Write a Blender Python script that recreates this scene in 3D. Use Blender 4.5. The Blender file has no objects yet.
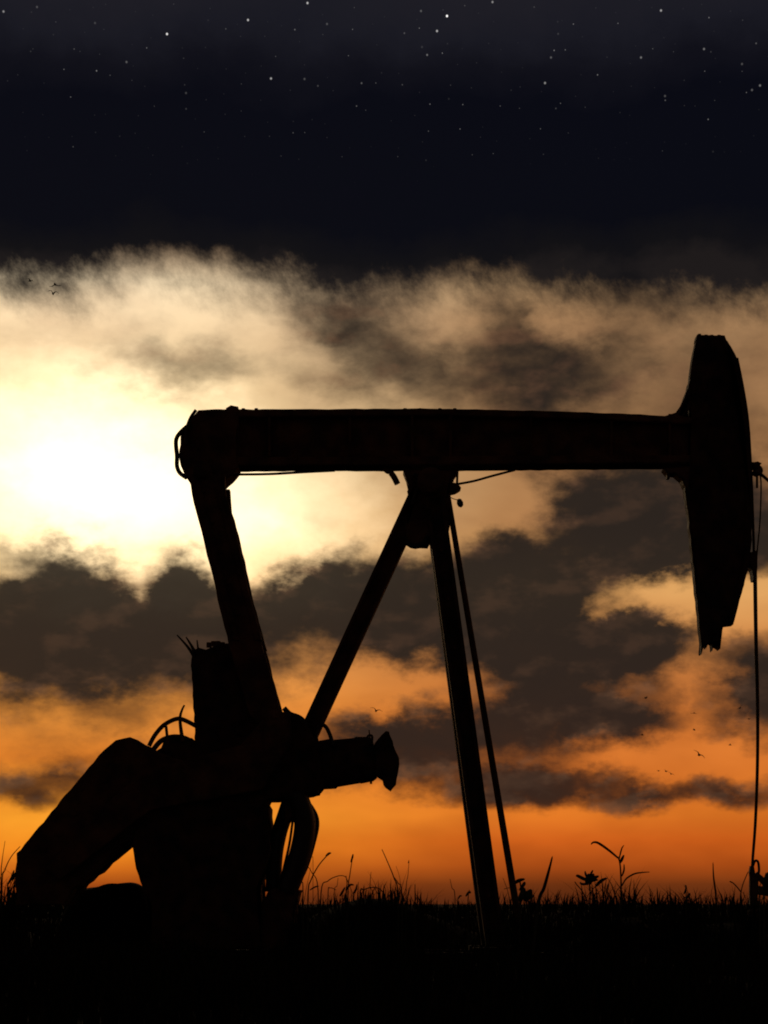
import bpy, bmesh, math, random
from mathutils import Vector, Matrix, noise as mnoise
random.seed(7)
R = math.radians
scene = bpy.context.scene
COL = scene.collection

# ------------------------------------------------------------------ camera
F = 2000.0            # focal length in picture units
D = 20.0              # metres from the lens to the plane of the pump jack
EYE = 0.55            # eye height above the field
cam_d = bpy.data.cameras.new('camera')
cam = bpy.data.objects.new('camera', cam_d)
COL.objects.link(cam)
cam.location = (0, -D, EYE)
cam.rotation_euler = (R(90), 0, 0)
cam_d.sensor_fit = 'VERTICAL'
cam_d.sensor_height = 24.0
cam_d.lens = 24.0 * F / 1024.0
cam_d.shift_y = (904 - 512) / 1024.0
cam_d.clip_start = 0.1
cam_d.clip_end = 20000
scene.camera = cam


def P(px, py, y=0.0):
    s = (D + y) / F
    return Vector(((px - 384) * s, y, EYE + (904 - py) * s))


# ------------------------------------------------------------------ objects
def thing(name, label, cat, loc, group=None):
    o = bpy.data.objects.new(name, None)
    COL.objects.link(o)
    o.location = loc
    o.empty_display_size = 0.2
    o['label'] = label
    o['category'] = cat
    if group:
        o['group'] = group
    return o


def root_of(o):
    v = Vector((0, 0, 0))
    while o is not None:
        v += o.location
        o = o.parent
    return v


def link(name, bm, mat, parent=None, smooth=False, label=None):
    bmesh.ops.recalc_face_normals(bm, faces=bm.faces[:])
    if parent is not None:
        bmesh.ops.translate(bm, verts=bm.verts[:], vec=-root_of(parent))
    me = bpy.data.meshes.new(name)
    bm.to_mesh(me)
    bm.free()
    if smooth:
        for p in me.polygons:
            p.use_smooth = True
    me.materials.append(mat)
    o = bpy.data.objects.new(name, me)
    COL.objects.link(o)
    if parent is not None:
        o.parent = parent
    if label:
        o['label'] = label
    return o


def tag(o, label, cat, group=None, kind=None):
    if kind:
        o['kind'] = kind
    if label:
        o['label'] = label
    if cat:
        o['category'] = cat
    if group:
        o['group'] = group
    return o


def resample(poly, step, closed=True):
    out = []
    n = len(poly)
    for i in range(n if closed else n - 1):
        a = Vector(poly[i]); b = Vector(poly[(i + 1) % n])
        k = max(1, int(round((b - a).length / step)))
        for j in range(k):
            out.append(a.lerp(b, j / k))
    if not closed:
        out.append(Vector(poly[-1]))
    return out


def smooth_line(pts, k=6):
    pts = [Vector(p) for p in pts]
    if len(pts) < 3:
        return pts
    out = []
    for i in range(len(pts) - 1):
        p0 = pts[max(i - 1, 0)]; p1 = pts[i]; p2 = pts[i + 1]; p3 = pts[min(i + 2, len(pts) - 1)]
        for j in range(k):
            t = j / k
            out.append(0.5 * ((2 * p1) + (p2 - p0) * t + (2 * p0 - 5 * p1 + 4 * p2 - p3) * t * t + (3 * p1 - p0 - 3 * p2 + p3) * t ** 3))
    out.append(pts[-1])
    return out


def prism(bm, poly, y0, y1, jit=0.5, step=9, edge=0.012):
    """plate with the given side outline (in picture units at the jack), worn edges, chamfered rims"""
    pts = resample(poly, step)
    pts = [Vector((p.x + random.uniform(-jit, jit), p.y + random.uniform(-jit, jit))) for p in pts]
    n = len(pts)
    W = [P(p.x, p.y, min(y0, -y1)) for p in pts]
    area = sum(W[i].x * W[(i + 1) % n].z - W[(i + 1) % n].x * W[i].z for i in range(n))
    sg = 1 if area > 0 else -1
    ins = []
    for i in range(n):
        a = W[i - 1]; b = W[(i + 1) % n]
        t = Vector((b.x - a.x, 0, b.z - a.z))
        t = t.normalized() if t.length > 1e-6 else Vector((1, 0, 0))
        nrm = Vector((-t.z, 0, t.x)) * sg
        ins.append(W[i] + nrm * edge)
    def ring(src, y):
        return [bm.verts.new((v.x, y, v.z)) for v in src]
    e = min(edge, (y1 - y0) * 0.25)
    rings = [ring(ins, y0), ring(W, y0 + e), ring(W, y1 - e), ring(ins, y1)]
    fs = []
    for a, b in zip(rings, rings[1:]):
        for i in range(n):
            fs.append(bm.faces.new((a[i], a[(i + 1) % n], b[(i + 1) % n], b[i])))
    c1 = bm.faces.new(rings[0]); c2 = bm.faces.new(rings[-1])
    bmesh.ops.triangulate(bm, faces=[c1, c2])


def tube(bm, pts, r, segs=8, flat=1.0, flat_dir=None, caps=True):
    pts = [Vector(p) for p in pts]
    n = len(pts)
    rr = r if isinstance(r, (list, tuple)) else [r] * n
    if len(rr) != n:
        rr = [rr[0] + (rr[-1] - rr[0]) * i / (n - 1) for i in range(n)]
    rings = []
    up = Vector(flat_dir) if flat_dir else Vector((0, 1, 0))
    for i in range(n):
        t = (pts[min(i + 1, n - 1)] - pts[max(i - 1, 0)])
        t = t.normalized() if t.length > 1e-9 else Vector((0, 0, 1))
        s = t.cross(up)
        if s.length < 1e-4:
            s = t.cross(Vector((1, 0, 0)))
        s.normalize()
        u = s.cross(t).normalized()
        rings.append([bm.verts.new(pts[i] + (s * math.cos(2 * math.pi * k / segs) + u * flat * math.sin(2 * math.pi * k / segs)) * rr[i]) for k in range(segs)])
    for a, b in zip(rings, rings[1:]):
        for k in range(segs):
            bm.faces.new((a[k], a[(k + 1) % segs], b[(k + 1) % segs], b[k]))
    if caps:
        bm.faces.new(rings[0]); bm.faces.new(rings[-1][::-1])


def ptube(bm, path, y, r, k=5, **kw):
    """tube along a side-view path; y is a number or (start, end)"""
    p = smooth_line([Vector((a, b)) for a, b in path], k)
    n = len(p)
    ys = [y] * n if not isinstance(y, tuple) else [y[0] + (y[1] - y[0]) * i / max(1, n - 1) for i in range(n)]
    w = [P(v.x, v.y, yy) for v, yy in zip(p, ys)]
    tube(bm, w, r, **kw)


def tubes(name, mat, parent, items):
    """each path a part of its own"""
    for path, y, r in items:
        bm = bmesh.new()
        ptube(bm, path, y, r)
        link(name, bm, mat, parent, True)


def box(bm, c, sx, sy, sz, rot=None):
    m = Matrix.Translation(c)
    if rot is not None:
        m = m @ rot
    m = m @ Matrix.Diagonal((sx, sy, sz, 1))
    r = bmesh.ops.create_cube(bm, size=1.0, matrix=m)
    return r


def beam_member(bm, a, b, w, d, kind='I', t=0.03):
    """I section from a to b, w = width seen from the side, d = depth across"""
    a = Vector(a); b = Vector(b)
    L = (b - a).length
    z = (b - a).normalized()
    x = z.cross(Vector((0, 1, 0))).normalized()
    y = x.cross(z)
    rot = Matrix((x, -y, z)).transposed().to_4x4()
    if rot.determinant() < 0:
        rot = Matrix((x, y, z)).transposed().to_4x4()
    c = (a + b) / 2
    box(bm, c, w - 2 * t, t, L, rot)
    box(bm, c + x * (w / 2 - t / 2), t, d, L, rot)
    box(bm, c - x * (w / 2 - t / 2), t, d, L, rot)


def bolt_on(parent, p, r=0.03, h=0.03, axis='Y'):
    bm = bmesh.new(); bolt(bm, p, r, h, axis)
    link('bolt', bm, STEEL, parent)


def bolt(bm, p, r=0.03, h=0.03, axis='Y'):
    rot = Matrix.Rotation(R(90), 4, 'X') if axis == 'Y' else Matrix.Identity(4)
    bmesh.ops.create_cone(bm, cap_ends=True, segments=6, radius1=r, radius2=r * 0.9, depth=h, matrix=Matrix.Translation(p) @ rot)


def lathe(bm, prof, a, axis, segs=28, jit=0.0):
    """profile [(along, radius)] turned about the axis"""
    a = Vector(a); t = Vector(axis).normalized()
    s = t.cross(Vector((0, 1, 0))).normalized(); u = s.cross(t)
    rings = []
    for h, r in prof:
        rings.append([bm.verts.new(a + t * h + (s * math.cos(2 * math.pi * k / segs) + u * math.sin(2 * math.pi * k / segs)) * (r + random.uniform(-jit, jit))) for k in range(segs)])
    for p, q in zip(rings, rings[1:]):
        for k in range(segs):
            bm.faces.new((p[k], p[(k + 1) % segs], q[(k + 1) % segs], q[k]))
    bm.faces.new(rings[0]); bm.faces.new(rings[-1][::-1])


# ------------------------------------------------------------------ materials
def srgb(r, g, b):
    f = lambda c: (c / 255 / 12.92) if c / 255 <= 0.04045 else ((c / 255 + 0.055) / 1.055) ** 2.4
    return (f(r), f(g), f(b), 1.0)


def noise_mat(name, c1, c2, scale, rough=(0.5, 0.8), metallic=0.0, bump=0.3, bscale=40, spec=0.5):
    m = bpy.data.materials.new(name)
    m.use_nodes = True
    nt = m.node_tree; N = nt.nodes; L = nt.links
    bs = N['Principled BSDF']
    tc = N.new('ShaderNodeTexCoord')
    n1 = N.new('ShaderNodeTexNoise'); n1.inputs['Scale'].default_value = scale; n1.inputs['Detail'].default_value = 6
    L.new(tc.outputs['Object'], n1.inputs['Vector'])
    cr = N.new('ShaderNodeValToRGB')
    cr.color_ramp.elements[0].position = 0.38; cr.color_ramp.elements[0].color = (*c1, 1)
    cr.color_ramp.elements[1].position = 0.66; cr.color_ramp.elements[1].color = (*c2, 1)
    L.new(n1.outputs['Fac'], cr.inputs['Fac']); L.new(cr.outputs['Color'], bs.inputs['Base Color'])
    mr = N.new('ShaderNodeMapRange'); mr.inputs['To Min'].default_value = rough[0]; mr.inputs['To Max'].default_value = rough[1]
    L.new(n1.outputs['Fac'], mr.inputs['Value']); L.new(mr.outputs['Result'], bs.inputs['Roughness'])
    bs.inputs['Metallic'].default_value = metallic
    bs.inputs['Specular IOR Level'].default_value = spec
    n2 = N.new('ShaderNodeTexNoise'); n2.inputs['Scale'].default_value = bscale; n2.inputs['Detail'].default_value = 4
    L.new(tc.outputs['Object'], n2.inputs['Vector'])
    bp = N.new('ShaderNodeBump'); bp.inputs['Strength'].default_value = bump; bp.inputs['Distance'].default_value = 0.02
    L.new(n2.outputs['Fac'], bp.inputs['Height']); L.new(bp.outputs['Normal'], bs.inputs['Normal'])
    return m


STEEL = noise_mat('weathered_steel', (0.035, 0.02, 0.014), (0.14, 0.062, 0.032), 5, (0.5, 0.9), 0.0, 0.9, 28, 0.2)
PAINT = noise_mat('worn_black_paint', (0.014, 0.011, 0.010), (0.07, 0.036, 0.022), 7, (0.55, 0.9), 0.0, 0.4, 50, 0.15)
CABLE = noise_mat('steel_cable', (0.02, 0.018, 0.016), (0.05, 0.04, 0.03), 60, (0.4, 0.6), 0.5, 0.6, 150)
RUBBER = noise_mat('black_rubber', (0.01, 0.01, 0.01), (0.02, 0.018, 0.016), 12, (0.5, 0.8), 0.0, 0.2, 60)
SOIL = noise_mat('dark_soil', (0.008, 0.0065, 0.005), (0.017, 0.013, 0.010), 0.6, (0.95, 1.0), 0.0, 0.8, 5, 0.02)
GRASS = noise_mat('dry_grass', (0.012, 0.013, 0.007), (0.03, 0.026, 0.014), 3, (0.9, 1.0), 0.0, 0.1, 30, 0.0)
WEED = noise_mat('weed_leaf', (0.02, 0.026, 0.012), (0.045, 0.045, 0.02), 8, (0.7, 0.9), 0.0, 0.1, 60, 0.2)
FEATHER = noise_mat('dark_feather', (0.012, 0.011, 0.01), (0.03, 0.025, 0.02), 5, (0.7, 0.9), 0.0, 0.1, 30)

# ------------------------------------------------------------------ sky
world = bpy.data.worlds.new('World')
scene.world = world
world.use_nodes = True
nt = world.node_tree
N = nt.nodes; L = nt.links
for n in list(N):
    N.remove(n)


def val(x):
    return x


def setin(sock, v):
    if isinstance(v, bpy.types.NodeSocket):
        L.new(v, sock)
    else:
        sock.default_value = v


def M(op, a, b=None, c=None, clamp=False):
    n = N.new('ShaderNodeMath'); n.operation = op; n.use_clamp = clamp
    setin(n.inputs[0], a)
    if b is not None: setin(n.inputs[1], b)
    if c is not None: setin(n.inputs[2], c)
    return n.outputs[0]


def sstep(v, lo, hi, tlo=0.0, thi=1.0):
    n = N.new('ShaderNodeMapRange'); n.interpolation_type = 'SMOOTHSTEP'
    setin(n.inputs['Value'], v)
    n.inputs['From Min'].default_value = lo; n.inputs['From Max'].default_value = hi
    n.inputs['To Min'].default_value = tlo; n.inputs['To Max'].default_value = thi
    return n.outputs['Result']


def mixc(f, a, b, mode='MIX'):
    n = N.new('ShaderNodeMix'); n.data_type = 'RGBA'; n.blend_type = mode; n.clamp_factor = True
    setin(n.inputs[0], f); setin(n.inputs[6], a); setin(n.inputs[7], b)
    return n.outputs[2]


def comb(x, y, z=0.0):
    n = N.new('ShaderNodeCombineXYZ')
    setin(n.inputs[0], x); setin(n.inputs[1], y); setin(n.inputs[2], z)
    return n.outputs[0]


def fbm(vec, scale, detail=6, rough=0.55, color=False):
    n = N.new('ShaderNodeTexNoise'); n.inputs['Scale'].default_value = scale
    n.inputs['Detail'].default_value = detail; n.inputs['Roughness'].default_value = rough
    L.new(vec, n.inputs['Vector'])
    return n.outputs['Color'] if color else n.outputs['Fac']


def sky_uv(px, py):
    """heading and height of a place in the sky, in twentieths of a radian"""
    az = math.atan((px - 384) / F)
    el = math.atan((904 - py) / F * math.cos(az))
    return az * 20, el * 20


def blob(vec, px, py, rx, ry, rot=0.0):
    u, v = sky_uv(px, py)
    m = N.new('ShaderNodeMapping'); m.vector_type = 'TEXTURE'
    m.inputs['Location'].default_value = (u, v, 0)
    m.inputs['Rotation'].default_value = (0, 0, R(rot))
    m.inputs['Scale'].default_value = (rx / 100, ry / 100, 1)
    L.new(vec, m.inputs['Vector'])
    g = N.new('ShaderNodeTexGradient'); g.gradient_type = 'SPHERICAL'
    L.new(m.outputs[0], g.inputs['Vector'])
    return g.outputs['Fac']


def blobs(vec, items, start=0.0):
    acc = start
    for it in items:
        s = it[4]
        rot = it[5] if len(it) > 5 else 0.0
        acc = M('MULTIPLY_ADD', blob(vec, *it[:4], rot), s, acc)
    return acc


tc = N.new('ShaderNodeTexCoord')
sep = N.new('ShaderNodeSeparateXYZ'); L.new(tc.outputs['Generated'], sep.inputs[0])
U = M('MULTIPLY', M('ARCTAN2', sep.outputs[0], sep.outputs[1]), 20.0)
Vv = M('MULTIPLY', M('ARCSINE', sep.outputs[2]), 20.0)
UV = comb(U, Vv)

# wind-torn coordinates for the clouds
wn = fbm(comb(M('MULTIPLY', U, 0.8), M('MULTIPLY', Vv, 1.2), 3.1), 2.4, 6, 0.60, color=True)
wsub = N.new('ShaderNodeVectorMath'); wsub.operation = 'SUBTRACT'; L.new(wn, wsub.inputs[0]); wsub.inputs[1].default_value = (0.5, 0.5, 0.5)
wmul = N.new('ShaderNodeVectorMath'); wmul.operation = 'MULTIPLY'; L.new(wsub.outputs[0], wmul.inputs[0]); wmul.inputs[1].default_value = (0.95, 0.70, 0.0)
wadd = N.new('ShaderNodeVectorMath'); wadd.operation = 'ADD'; L.new(wmul.outputs[0], wadd.inputs[0]); L.new(UV, wadd.inputs[1])
WUV = wadd.outputs[0]


def vramp(stops):
    n = N.new('ShaderNodeValToRGB')
    el = n.color_ramp.elements
    items = []
    for py, c in stops:
        v = 20 * math.atan((904 - py) / F) / 10.0
        items.append((max(0.0, min(1.0, v)), srgb(*c)))
    items.sort(key=lambda t: t[0])
    el[0].position, el[0].color = items[0]
    el[1].position, el[1].color = items[-1]
    for p, c in items[1:-1]:
        e = el.new(p); e.color = c
    L.new(M('MULTIPLY', Vv, 0.1, clamp=True), n.inputs['Fac'])
    return n.outputs['Color']


left = vramp([(900, (112, 50, 17)), (886, (158, 72, 20)), (868, (212, 112, 27)), (850, (240, 140, 33)), (820, (248, 160, 44)), (760, (228, 132, 44)),
              (700, (234, 152, 64)), (640, (235, 165, 90)), (560, (246, 205, 130)), (480, (250, 222, 160)), (390, (246, 214, 160)),
              (330, (248, 218, 174)), (285, (255, 232, 194)), (240, (200, 165, 128)), (0, (40, 36, 40))])
right = vramp([(900, (84, 38, 16)), (885, (108, 50, 18)), (866, (168, 76, 22)), (840, (208, 98, 28)), (815, (222, 120, 38)), (770, (212, 116, 44)),
               (710, (214, 124, 54)), (640, (206, 138, 76)), (590, (222, 166, 100)), (520, (176, 126, 80)), (440, (160, 118, 78)),
               (380, (164, 125, 87)), (320, (180, 141, 100)), (285, (206, 168, 122)), (240, (150, 116, 84)), (0, (30, 28, 34))])
clear = mixc(sstep(U, sky_uv(60, 0)[0], sky_uv(560, 0)[0]), left, right)
# low amber lane under the cloud deck, brightest left of the middle
# soft banding and thin veils
veil = fbm(comb(M('MULTIPLY', U, 0.45), M('MULTIPLY', Vv, 1.0), 8.3), 1.6, 3, 0.5)
clear = mixc(1.0, clear, comb(sstep(veil, 0.25, 0.7, 1.10, 0.86), sstep(veil, 0.25, 0.7, 1.08, 0.80), sstep(veil, 0.25, 0.7, 1.04, 0.76)), 'MULTIPLY')

# the light of the hidden sun
g1 = blob(WUV, 90, 470, 420, 230)
g2 = blob(WUV, 85, 482, 220, 140)
g3 = blob(WUV, 260, 520, 170, 110)
glow = M('MULTIPLY_ADD', M('POWER', g1, 1.6), 0.45, M('MULTIPLY_ADD', M('POWER', g2, 1.3), 1.3, M('MULTIPLY', M('POWER', g3, 1.2), 0.75)))
gl = N.new('ShaderNodeVectorMath'); gl.operation = 'SCALE'; gl.inputs[0].default_value = (1.0, 0.85, 0.58); L.new(glow, gl.inputs['Scale'])
clear = mixc(1.0, clear, gl.outputs[0], 'ADD')

# cloud bank
dark = [
    (20, 645, 250, 105, 1.2), (150, 632, 190, 95, 0.9), (60, 600, 130, 50, 0.4), (185, 585, 80, 55, 0.55), (310, 615, 170, 92, 1.15), (330, 578, 80, 40, 0.4), (100, 590, 80, 35, 0.35),
    (450, 605, 150, 90, 0.9), (530, 625, 180, 115, 1.1), (590, 655, 120, 80, 0.7), (500, 575, 90, 50, 0.3),
    (655, 522, 185, 88, 1.4), (595, 492, 100, 50, 0.6), (735, 520, 100, 80, 0.7), (690, 560, 90, 40, 0.3),
    (470, 745, 200, 66, 1.05), (380, 742, 110, 62, 0.75), (570, 735, 100, 50, 0.25), (645, 718, 95, 42, 0.9), (590, 700, 80, 40, 0.2),
    (650, 797, 240, 36, 0.9), (520, 790, 150, 30, 0.5), (740, 795, 120, 24, 0.4), (768, 690, 75, 75, 1.4), (660, 640, 90, 50, 0.4), (740, 640, 70, 50, 0.3), (650, 650, 80, 45, 0.35), (520, 700, 90, 50, 0.3),
    (60, 778, 260, 46, 0.72), (130, 728, 85, 26, 0.5), (10, 795, 140, 30, 0.35), (250, 760, 120, 40, 0.4),
    (450, 365, 200, 85, 0.72, -12), (370, 375, 110, 55, 0.30), (560, 345, 120, 60, 0.42), (650, 365, 180, 85, 0.62), (690, 440, 110, 50, 0.4), (510, 410, 120, 50, 0.28), (350, 330, 90, 40, .25),
    (150, 350, 170, 50, 0.42, -8), (230, 375, 120, 40, 0.3), (20, 545, 110, 26, 0.5), (70, 560, 60, 30, 0.3), (40, 380, 80, 30, .12),
    (330, 305, 130, 40, 0.4), (500, 310, 60, 50, 0.35), (640, 295, 120, 34, 0.35), (760, 420, 80, 60, .25),
]
gaps = [(645, 600, 85, 28, -0.9), (750, 602, 60, 30, -0.6), (490, 500, 80, 50, -0.45), (470, 690, 60, 30, -0.3), (400, 685, 70, 45, -0.55), (575, 312, 55, 45, -0.5), (620, 692, 50, 22, -0.4), (350, 700, 70, 32, -0.4),
        (270, 545, 70, 45, -0.5), (135, 588, 50, 45, -0.8), (255, 572, 60, 42, -0.5), (540, 512, 50, 40, -0.3), (660, 755, 120, 26, -0.35), (440, 320, 70, 40, -.25)]
dens = blobs(WUV, dark + gaps)
cn = fbm(comb(M('MULTIPLY', U, 0.7), M('MULTIPLY', Vv, 1.25), 1.7), 2.0, 6, 0.55)
cn2 = fbm(comb(U, M('MULTIPLY', Vv, 1.3), 5.2), 6.0, 4, 0.55)
dens = M('MULTIPLY_ADD', M('SUBTRACT', cn, 0.5), 0.90, dens)
dens = M('MULTIPLY_ADD', M('SUBTRACT', cn2, 0.5), 0.16, dens)
dens = M('SUBTRACT', dens, M('MULTIPLY', M('SUBTRACT', 1.0, sstep(Vv, sky_uv(384, 832)[1], sky_uv(384, 795)[1])), 0.7))
# scattered cloud all round, away from the sunset
away = sstep(M('ABSOLUTE', U), 4.6, 8.0)
dens = M('MULTIPLY_ADD', M('MULTIPLY', away, sstep(cn, 0.40, 0.60)), 0.9, dens)
alpha = M('MULTIPLY', sstep(dens, -0.02, 1.02), 0.98)
cdark = mixc(sstep(Vv, 0.6, 2.2), srgb(66, 36, 22), srgb(38, 32, 28))
# billows: the side turned to the hidden sun is a little lighter
cnb = fbm(comb(M('MULTIPLY_ADD', U, 0.7, -0.10), M('MULTIPLY_ADD', Vv, 1.25, 0.16), 1.7), 2.0, 4, 0.55)
relief = M('SUBTRACT', cn, cnb)
cdark = mixc(M('MULTIPLY', sstep(relief, -0.02, 0.20), 0.75), cdark, srgb(96, 68, 50))
cdark = mixc(M('MULTIPLY', sstep(dens, 0.75, 1.25), 0.7), cdark, srgb(33, 30, 28))
sky = mixc(alpha, clear, cdark)

# night above: the ragged upper deck
streak = fbm(comb(M('MULTIPLY_ADD', Vv, 0.8, M('MULTIPLY', U, 2.6)), M('MULTIPLY', Vv, 2.4), 2.2), 1.0, 7, 0.66)
rag = fbm(comb(M('MULTIPLY', U, 0.9), M('MULTIPLY', Vv, 0.6), 6.6), 1.0, 3, 0.5)
edge_v = M('ADD', Vv, M('MULTIPLY_ADD', M('SUBTRACT', streak, 0.5), 0.75, M('MULTIPLY', M('SUBTRACT', rag, 0.5), 0.2)))
vv = lambda py: sky_uv(384, py)[1]
dip = blobs(UV, [(200, 265, 120, 90, -0.16), (120, 265, 90, 90, -0.08), (330, 280, 90, 90, 0.14), (640, 280, 170, 90, 0.2), (768, 280, 110, 90, 0.22), (30, 270, 110, 90, 0.2)])
edge_v = M('ADD', edge_v, dip)
na = sstep(edge_v, vv(332), vv(258))
ncol = N.new('ShaderNodeValToRGB')
e = ncol.color_ramp.elements
e[0].position = 0.0; e[0].color = srgb(30, 26, 26)
e[1].position = 1.0; e[1].color = srgb(30, 29, 36)
for p_, c_ in ((0.07, (17, 16, 19)), (0.20, (9, 10, 18)), (0.60, (9, 10, 19)), (0.74, (16, 16, 24)), (0.87, (25, 25, 33))):
    q = e.new(p_); q.color = srgb(*c_)
ntx = fbm(comb(M('MULTIPLY', U, 0.8), M('MULTIPLY', Vv, 1.0), 9.9), 0.9, 6, 0.6)
nf = M('ADD', sstep(Vv, vv(285), vv(-20)), M('MULTIPLY', M('SUBTRACT', ntx, 0.5), 0.35))
nl = N.new('ShaderNodeMapRange'); L.new(Vv, nl.inputs['Value']); nl.inputs['From Min'].default_value = vv(275); nl.inputs['From Max'].default_value = vv(-10)
L.new(M('ADD', nl.outputs[0], M('MULTIPLY', M('SUBTRACT', ntx, 0.5), 0.4), clamp=True), ncol.inputs['Fac'])
sky = mixc(na, sky, ncol.outputs['Color'])

# far side of the dome: warm afterglow added to light the metal, night overhead
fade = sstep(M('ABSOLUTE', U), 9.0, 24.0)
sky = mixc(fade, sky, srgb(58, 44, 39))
high = sstep(Vv, 9.5, 16.0)
sky = mixc(high, sky, srgb(14, 14, 20))

# stars
vor = N.new('ShaderNodeTexVoronoi'); vor.voronoi_dimensions = '2D'; vor.inputs['Scale'].default_value = 4.6
L.new(UV, vor.inputs['Vector'])
vs = N.new('ShaderNodeSeparateColor'); L.new(vor.outputs['Color'], vs.inputs[0])
srad = M('MULTIPLY_ADD', M('POWER', vs.outputs[0], 6.0), 0.03, 0.026)
sb = M('MULTIPLY', M('SUBTRACT', 1.0, M('DIVIDE', vor.outputs['Distance'], srad), clamp=True), M('MULTIPLY_ADD', M('POWER', vs.outputs[1], 5.0), 0.28, 0.022))
bright = [(167, 34, 1.0), (248, 20, .8), (307.5, 3, .8), (447, 16, 1.2), (437, 31, .75), (492.5, 2, .6), (421, 11, .4), (271, 78.5, .7), (545, 83, .6),
          (641, 57.5, .5), (661, 10.5, .7), (704, 49, .5), (760, 85.5, .5), (126.5, 62, .4), (327, 24, .35), (3.5, 11.5, .6), (37, 7, .35), (551, 57.5, .4), (95, 23, .3), (752, 90, .4), (422, 47, .25), (665, 96, .35), (742, 64, .35), (186, 93, .3), (304.5, 79, .35)]
sacc = M('MULTIPLY', sb, sstep(Vv, vv(190), vv(110)))
for px, py, b in bright:
    sacc = M('MULTIPLY_ADD', blob(UV, px, py, 1.35, 1.35), b ** 2.5 * 1.25, sacc)
sv = N.new('ShaderNodeVectorMath'); sv.operation = 'SCALE'; sv.inputs[0].default_value = (1, 0.97, 0.95); L.new(sacc, sv.inputs['Scale'])
sky = mixc(1.0, sky, sv.outputs[0], 'ADD')

# the clear dusk sky itself
SUN_AZ = math.atan((75 - 384) / F)
SUN_EL = math.atan((904 - 470) / F * math.cos(SUN_AZ))
ns = N.new('ShaderNodeTexSky'); ns.sky_type = 'NISHITA'; ns.sun_disc = False
ns.sun_elevation = SUN_EL
ns.sun_rotation = SUN_AZ
bg1 = N.new('ShaderNodeBackground'); L.new(ns.outputs[0], bg1.inputs['Color']); bg1.inputs['Strength'].default_value = 0.00005
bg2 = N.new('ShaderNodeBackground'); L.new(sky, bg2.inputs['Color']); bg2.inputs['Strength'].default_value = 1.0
ad = N.new('ShaderNodeAddShader'); L.new(bg1.outputs[0], ad.inputs[0]); L.new(bg2.outputs[0], ad.inputs[1])
world.cycles.sampling_method = 'MANUAL'; world.cycles.sample_map_resolution = 512
out = N.new('ShaderNodeOutputWorld'); L.new(ad.outputs[0], out.inputs['Surface'])

sun_d = bpy.data.lights.new('sun', 'SUN'); sun_d.energy = 0.15; sun_d.angle = R(4); sun_d.color = (1.0, 0.72, 0.42)
sun = bpy.data.objects.new('sun', sun_d); COL.objects.link(sun)
sd = Vector((math.sin(SUN_AZ) * math.cos(SUN_EL), math.cos(SUN_AZ) * math.cos(SUN_EL), math.sin(SUN_EL)))
sun.rotation_euler = sd.to_track_quat('Z', 'Y').to_euler()
sun.location = (-8, 30, 12)

# ------------------------------------------------------------------ ground
def gh(x, y):
    d = math.hypot(x, y + D)
    h = 0.10 * mnoise.noise(Vector((x * 0.25, y * 0.25, 0))) + 0.03 * mnoise.noise(Vector((x * 1.3, y * 1.3, 4)))
    far = min(1.0, max(0.0, (d - 30) / 60))
    h += far * 0.30 * mnoise.noise(Vector((x * 0.05, y * 0.03, 9)))
    # low swells just behind and beside the pump
    for cx, cy, rx, ry, a in ((-0.15, 5.0, 1.1, 1.6, 0.60), (2.7, 2.5, 0.5, 0.9, 0.45), (-5.0, 3.0, 0.9, 1.2, 0.6), (4.6, 7.0, 0.8, 1.5, 0.36), (1.9, 22.0, 0.8, 3.0, 0.3)):
        h += a * math.exp(-((x - cx) / rx) ** 2 - ((y - cy) / ry) ** 2)
    return h - 0.02


def axis_vals(lim, n, k):
    return [lim * math.sinh(k * (2 * i / n - 1)) / math.sinh(k) for i in range(n + 1)]


bm = bmesh.new()
xs = axis_vals(3500, 180, 8.2)
ys = [-34 + 0.5 * i for i in range(130)]
st = 0.5
while ys[-1] < 5000:
    st *= 1.07
    ys.append(ys[-1] + st)
grid = [[bm.verts.new((x, y, gh(x, y))) for x in xs] for y in ys]
for a, b in zip(grid, grid[1:]):
    for i in range(len(xs) - 1):
        bm.faces.new((a[i], a[i + 1], b[i + 1], b[i]))
g = link('ground', bm, SOIL, smooth=True)
tag(g, 'dark flat oilfield ground running to the horizon', None, kind='structure')


def blade(bm, base, h, lean, ang, w, droop=0.0, segs=4):
    dirv = Vector((math.cos(ang), math.sin(ang), 0))
    side = Vector((-math.sin(ang + random.uniform(-0.8, 0.8)), math.cos(ang), 0)).normalized()
    prev = None
    for i in range(segs + 1):
        t = i / segs
        c = Vector(base) + Vector((0, 0, h * (t - droop * t ** 3))) + dirv * (lean * t ** 2)
        ww = w * (1 - t) ** 0.7 + 0.0008
        if i == segs:
            v = bm.verts.new(c)
            bm.faces.new((prev[0], prev[1], v))
        else:
            cur = (bm.verts.new(c - side * ww), bm.verts.new(c + side * ww))
            if prev:
                bm.faces.new((prev[0], prev[1], cur[1], cur[0]))
            prev = cur


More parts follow.
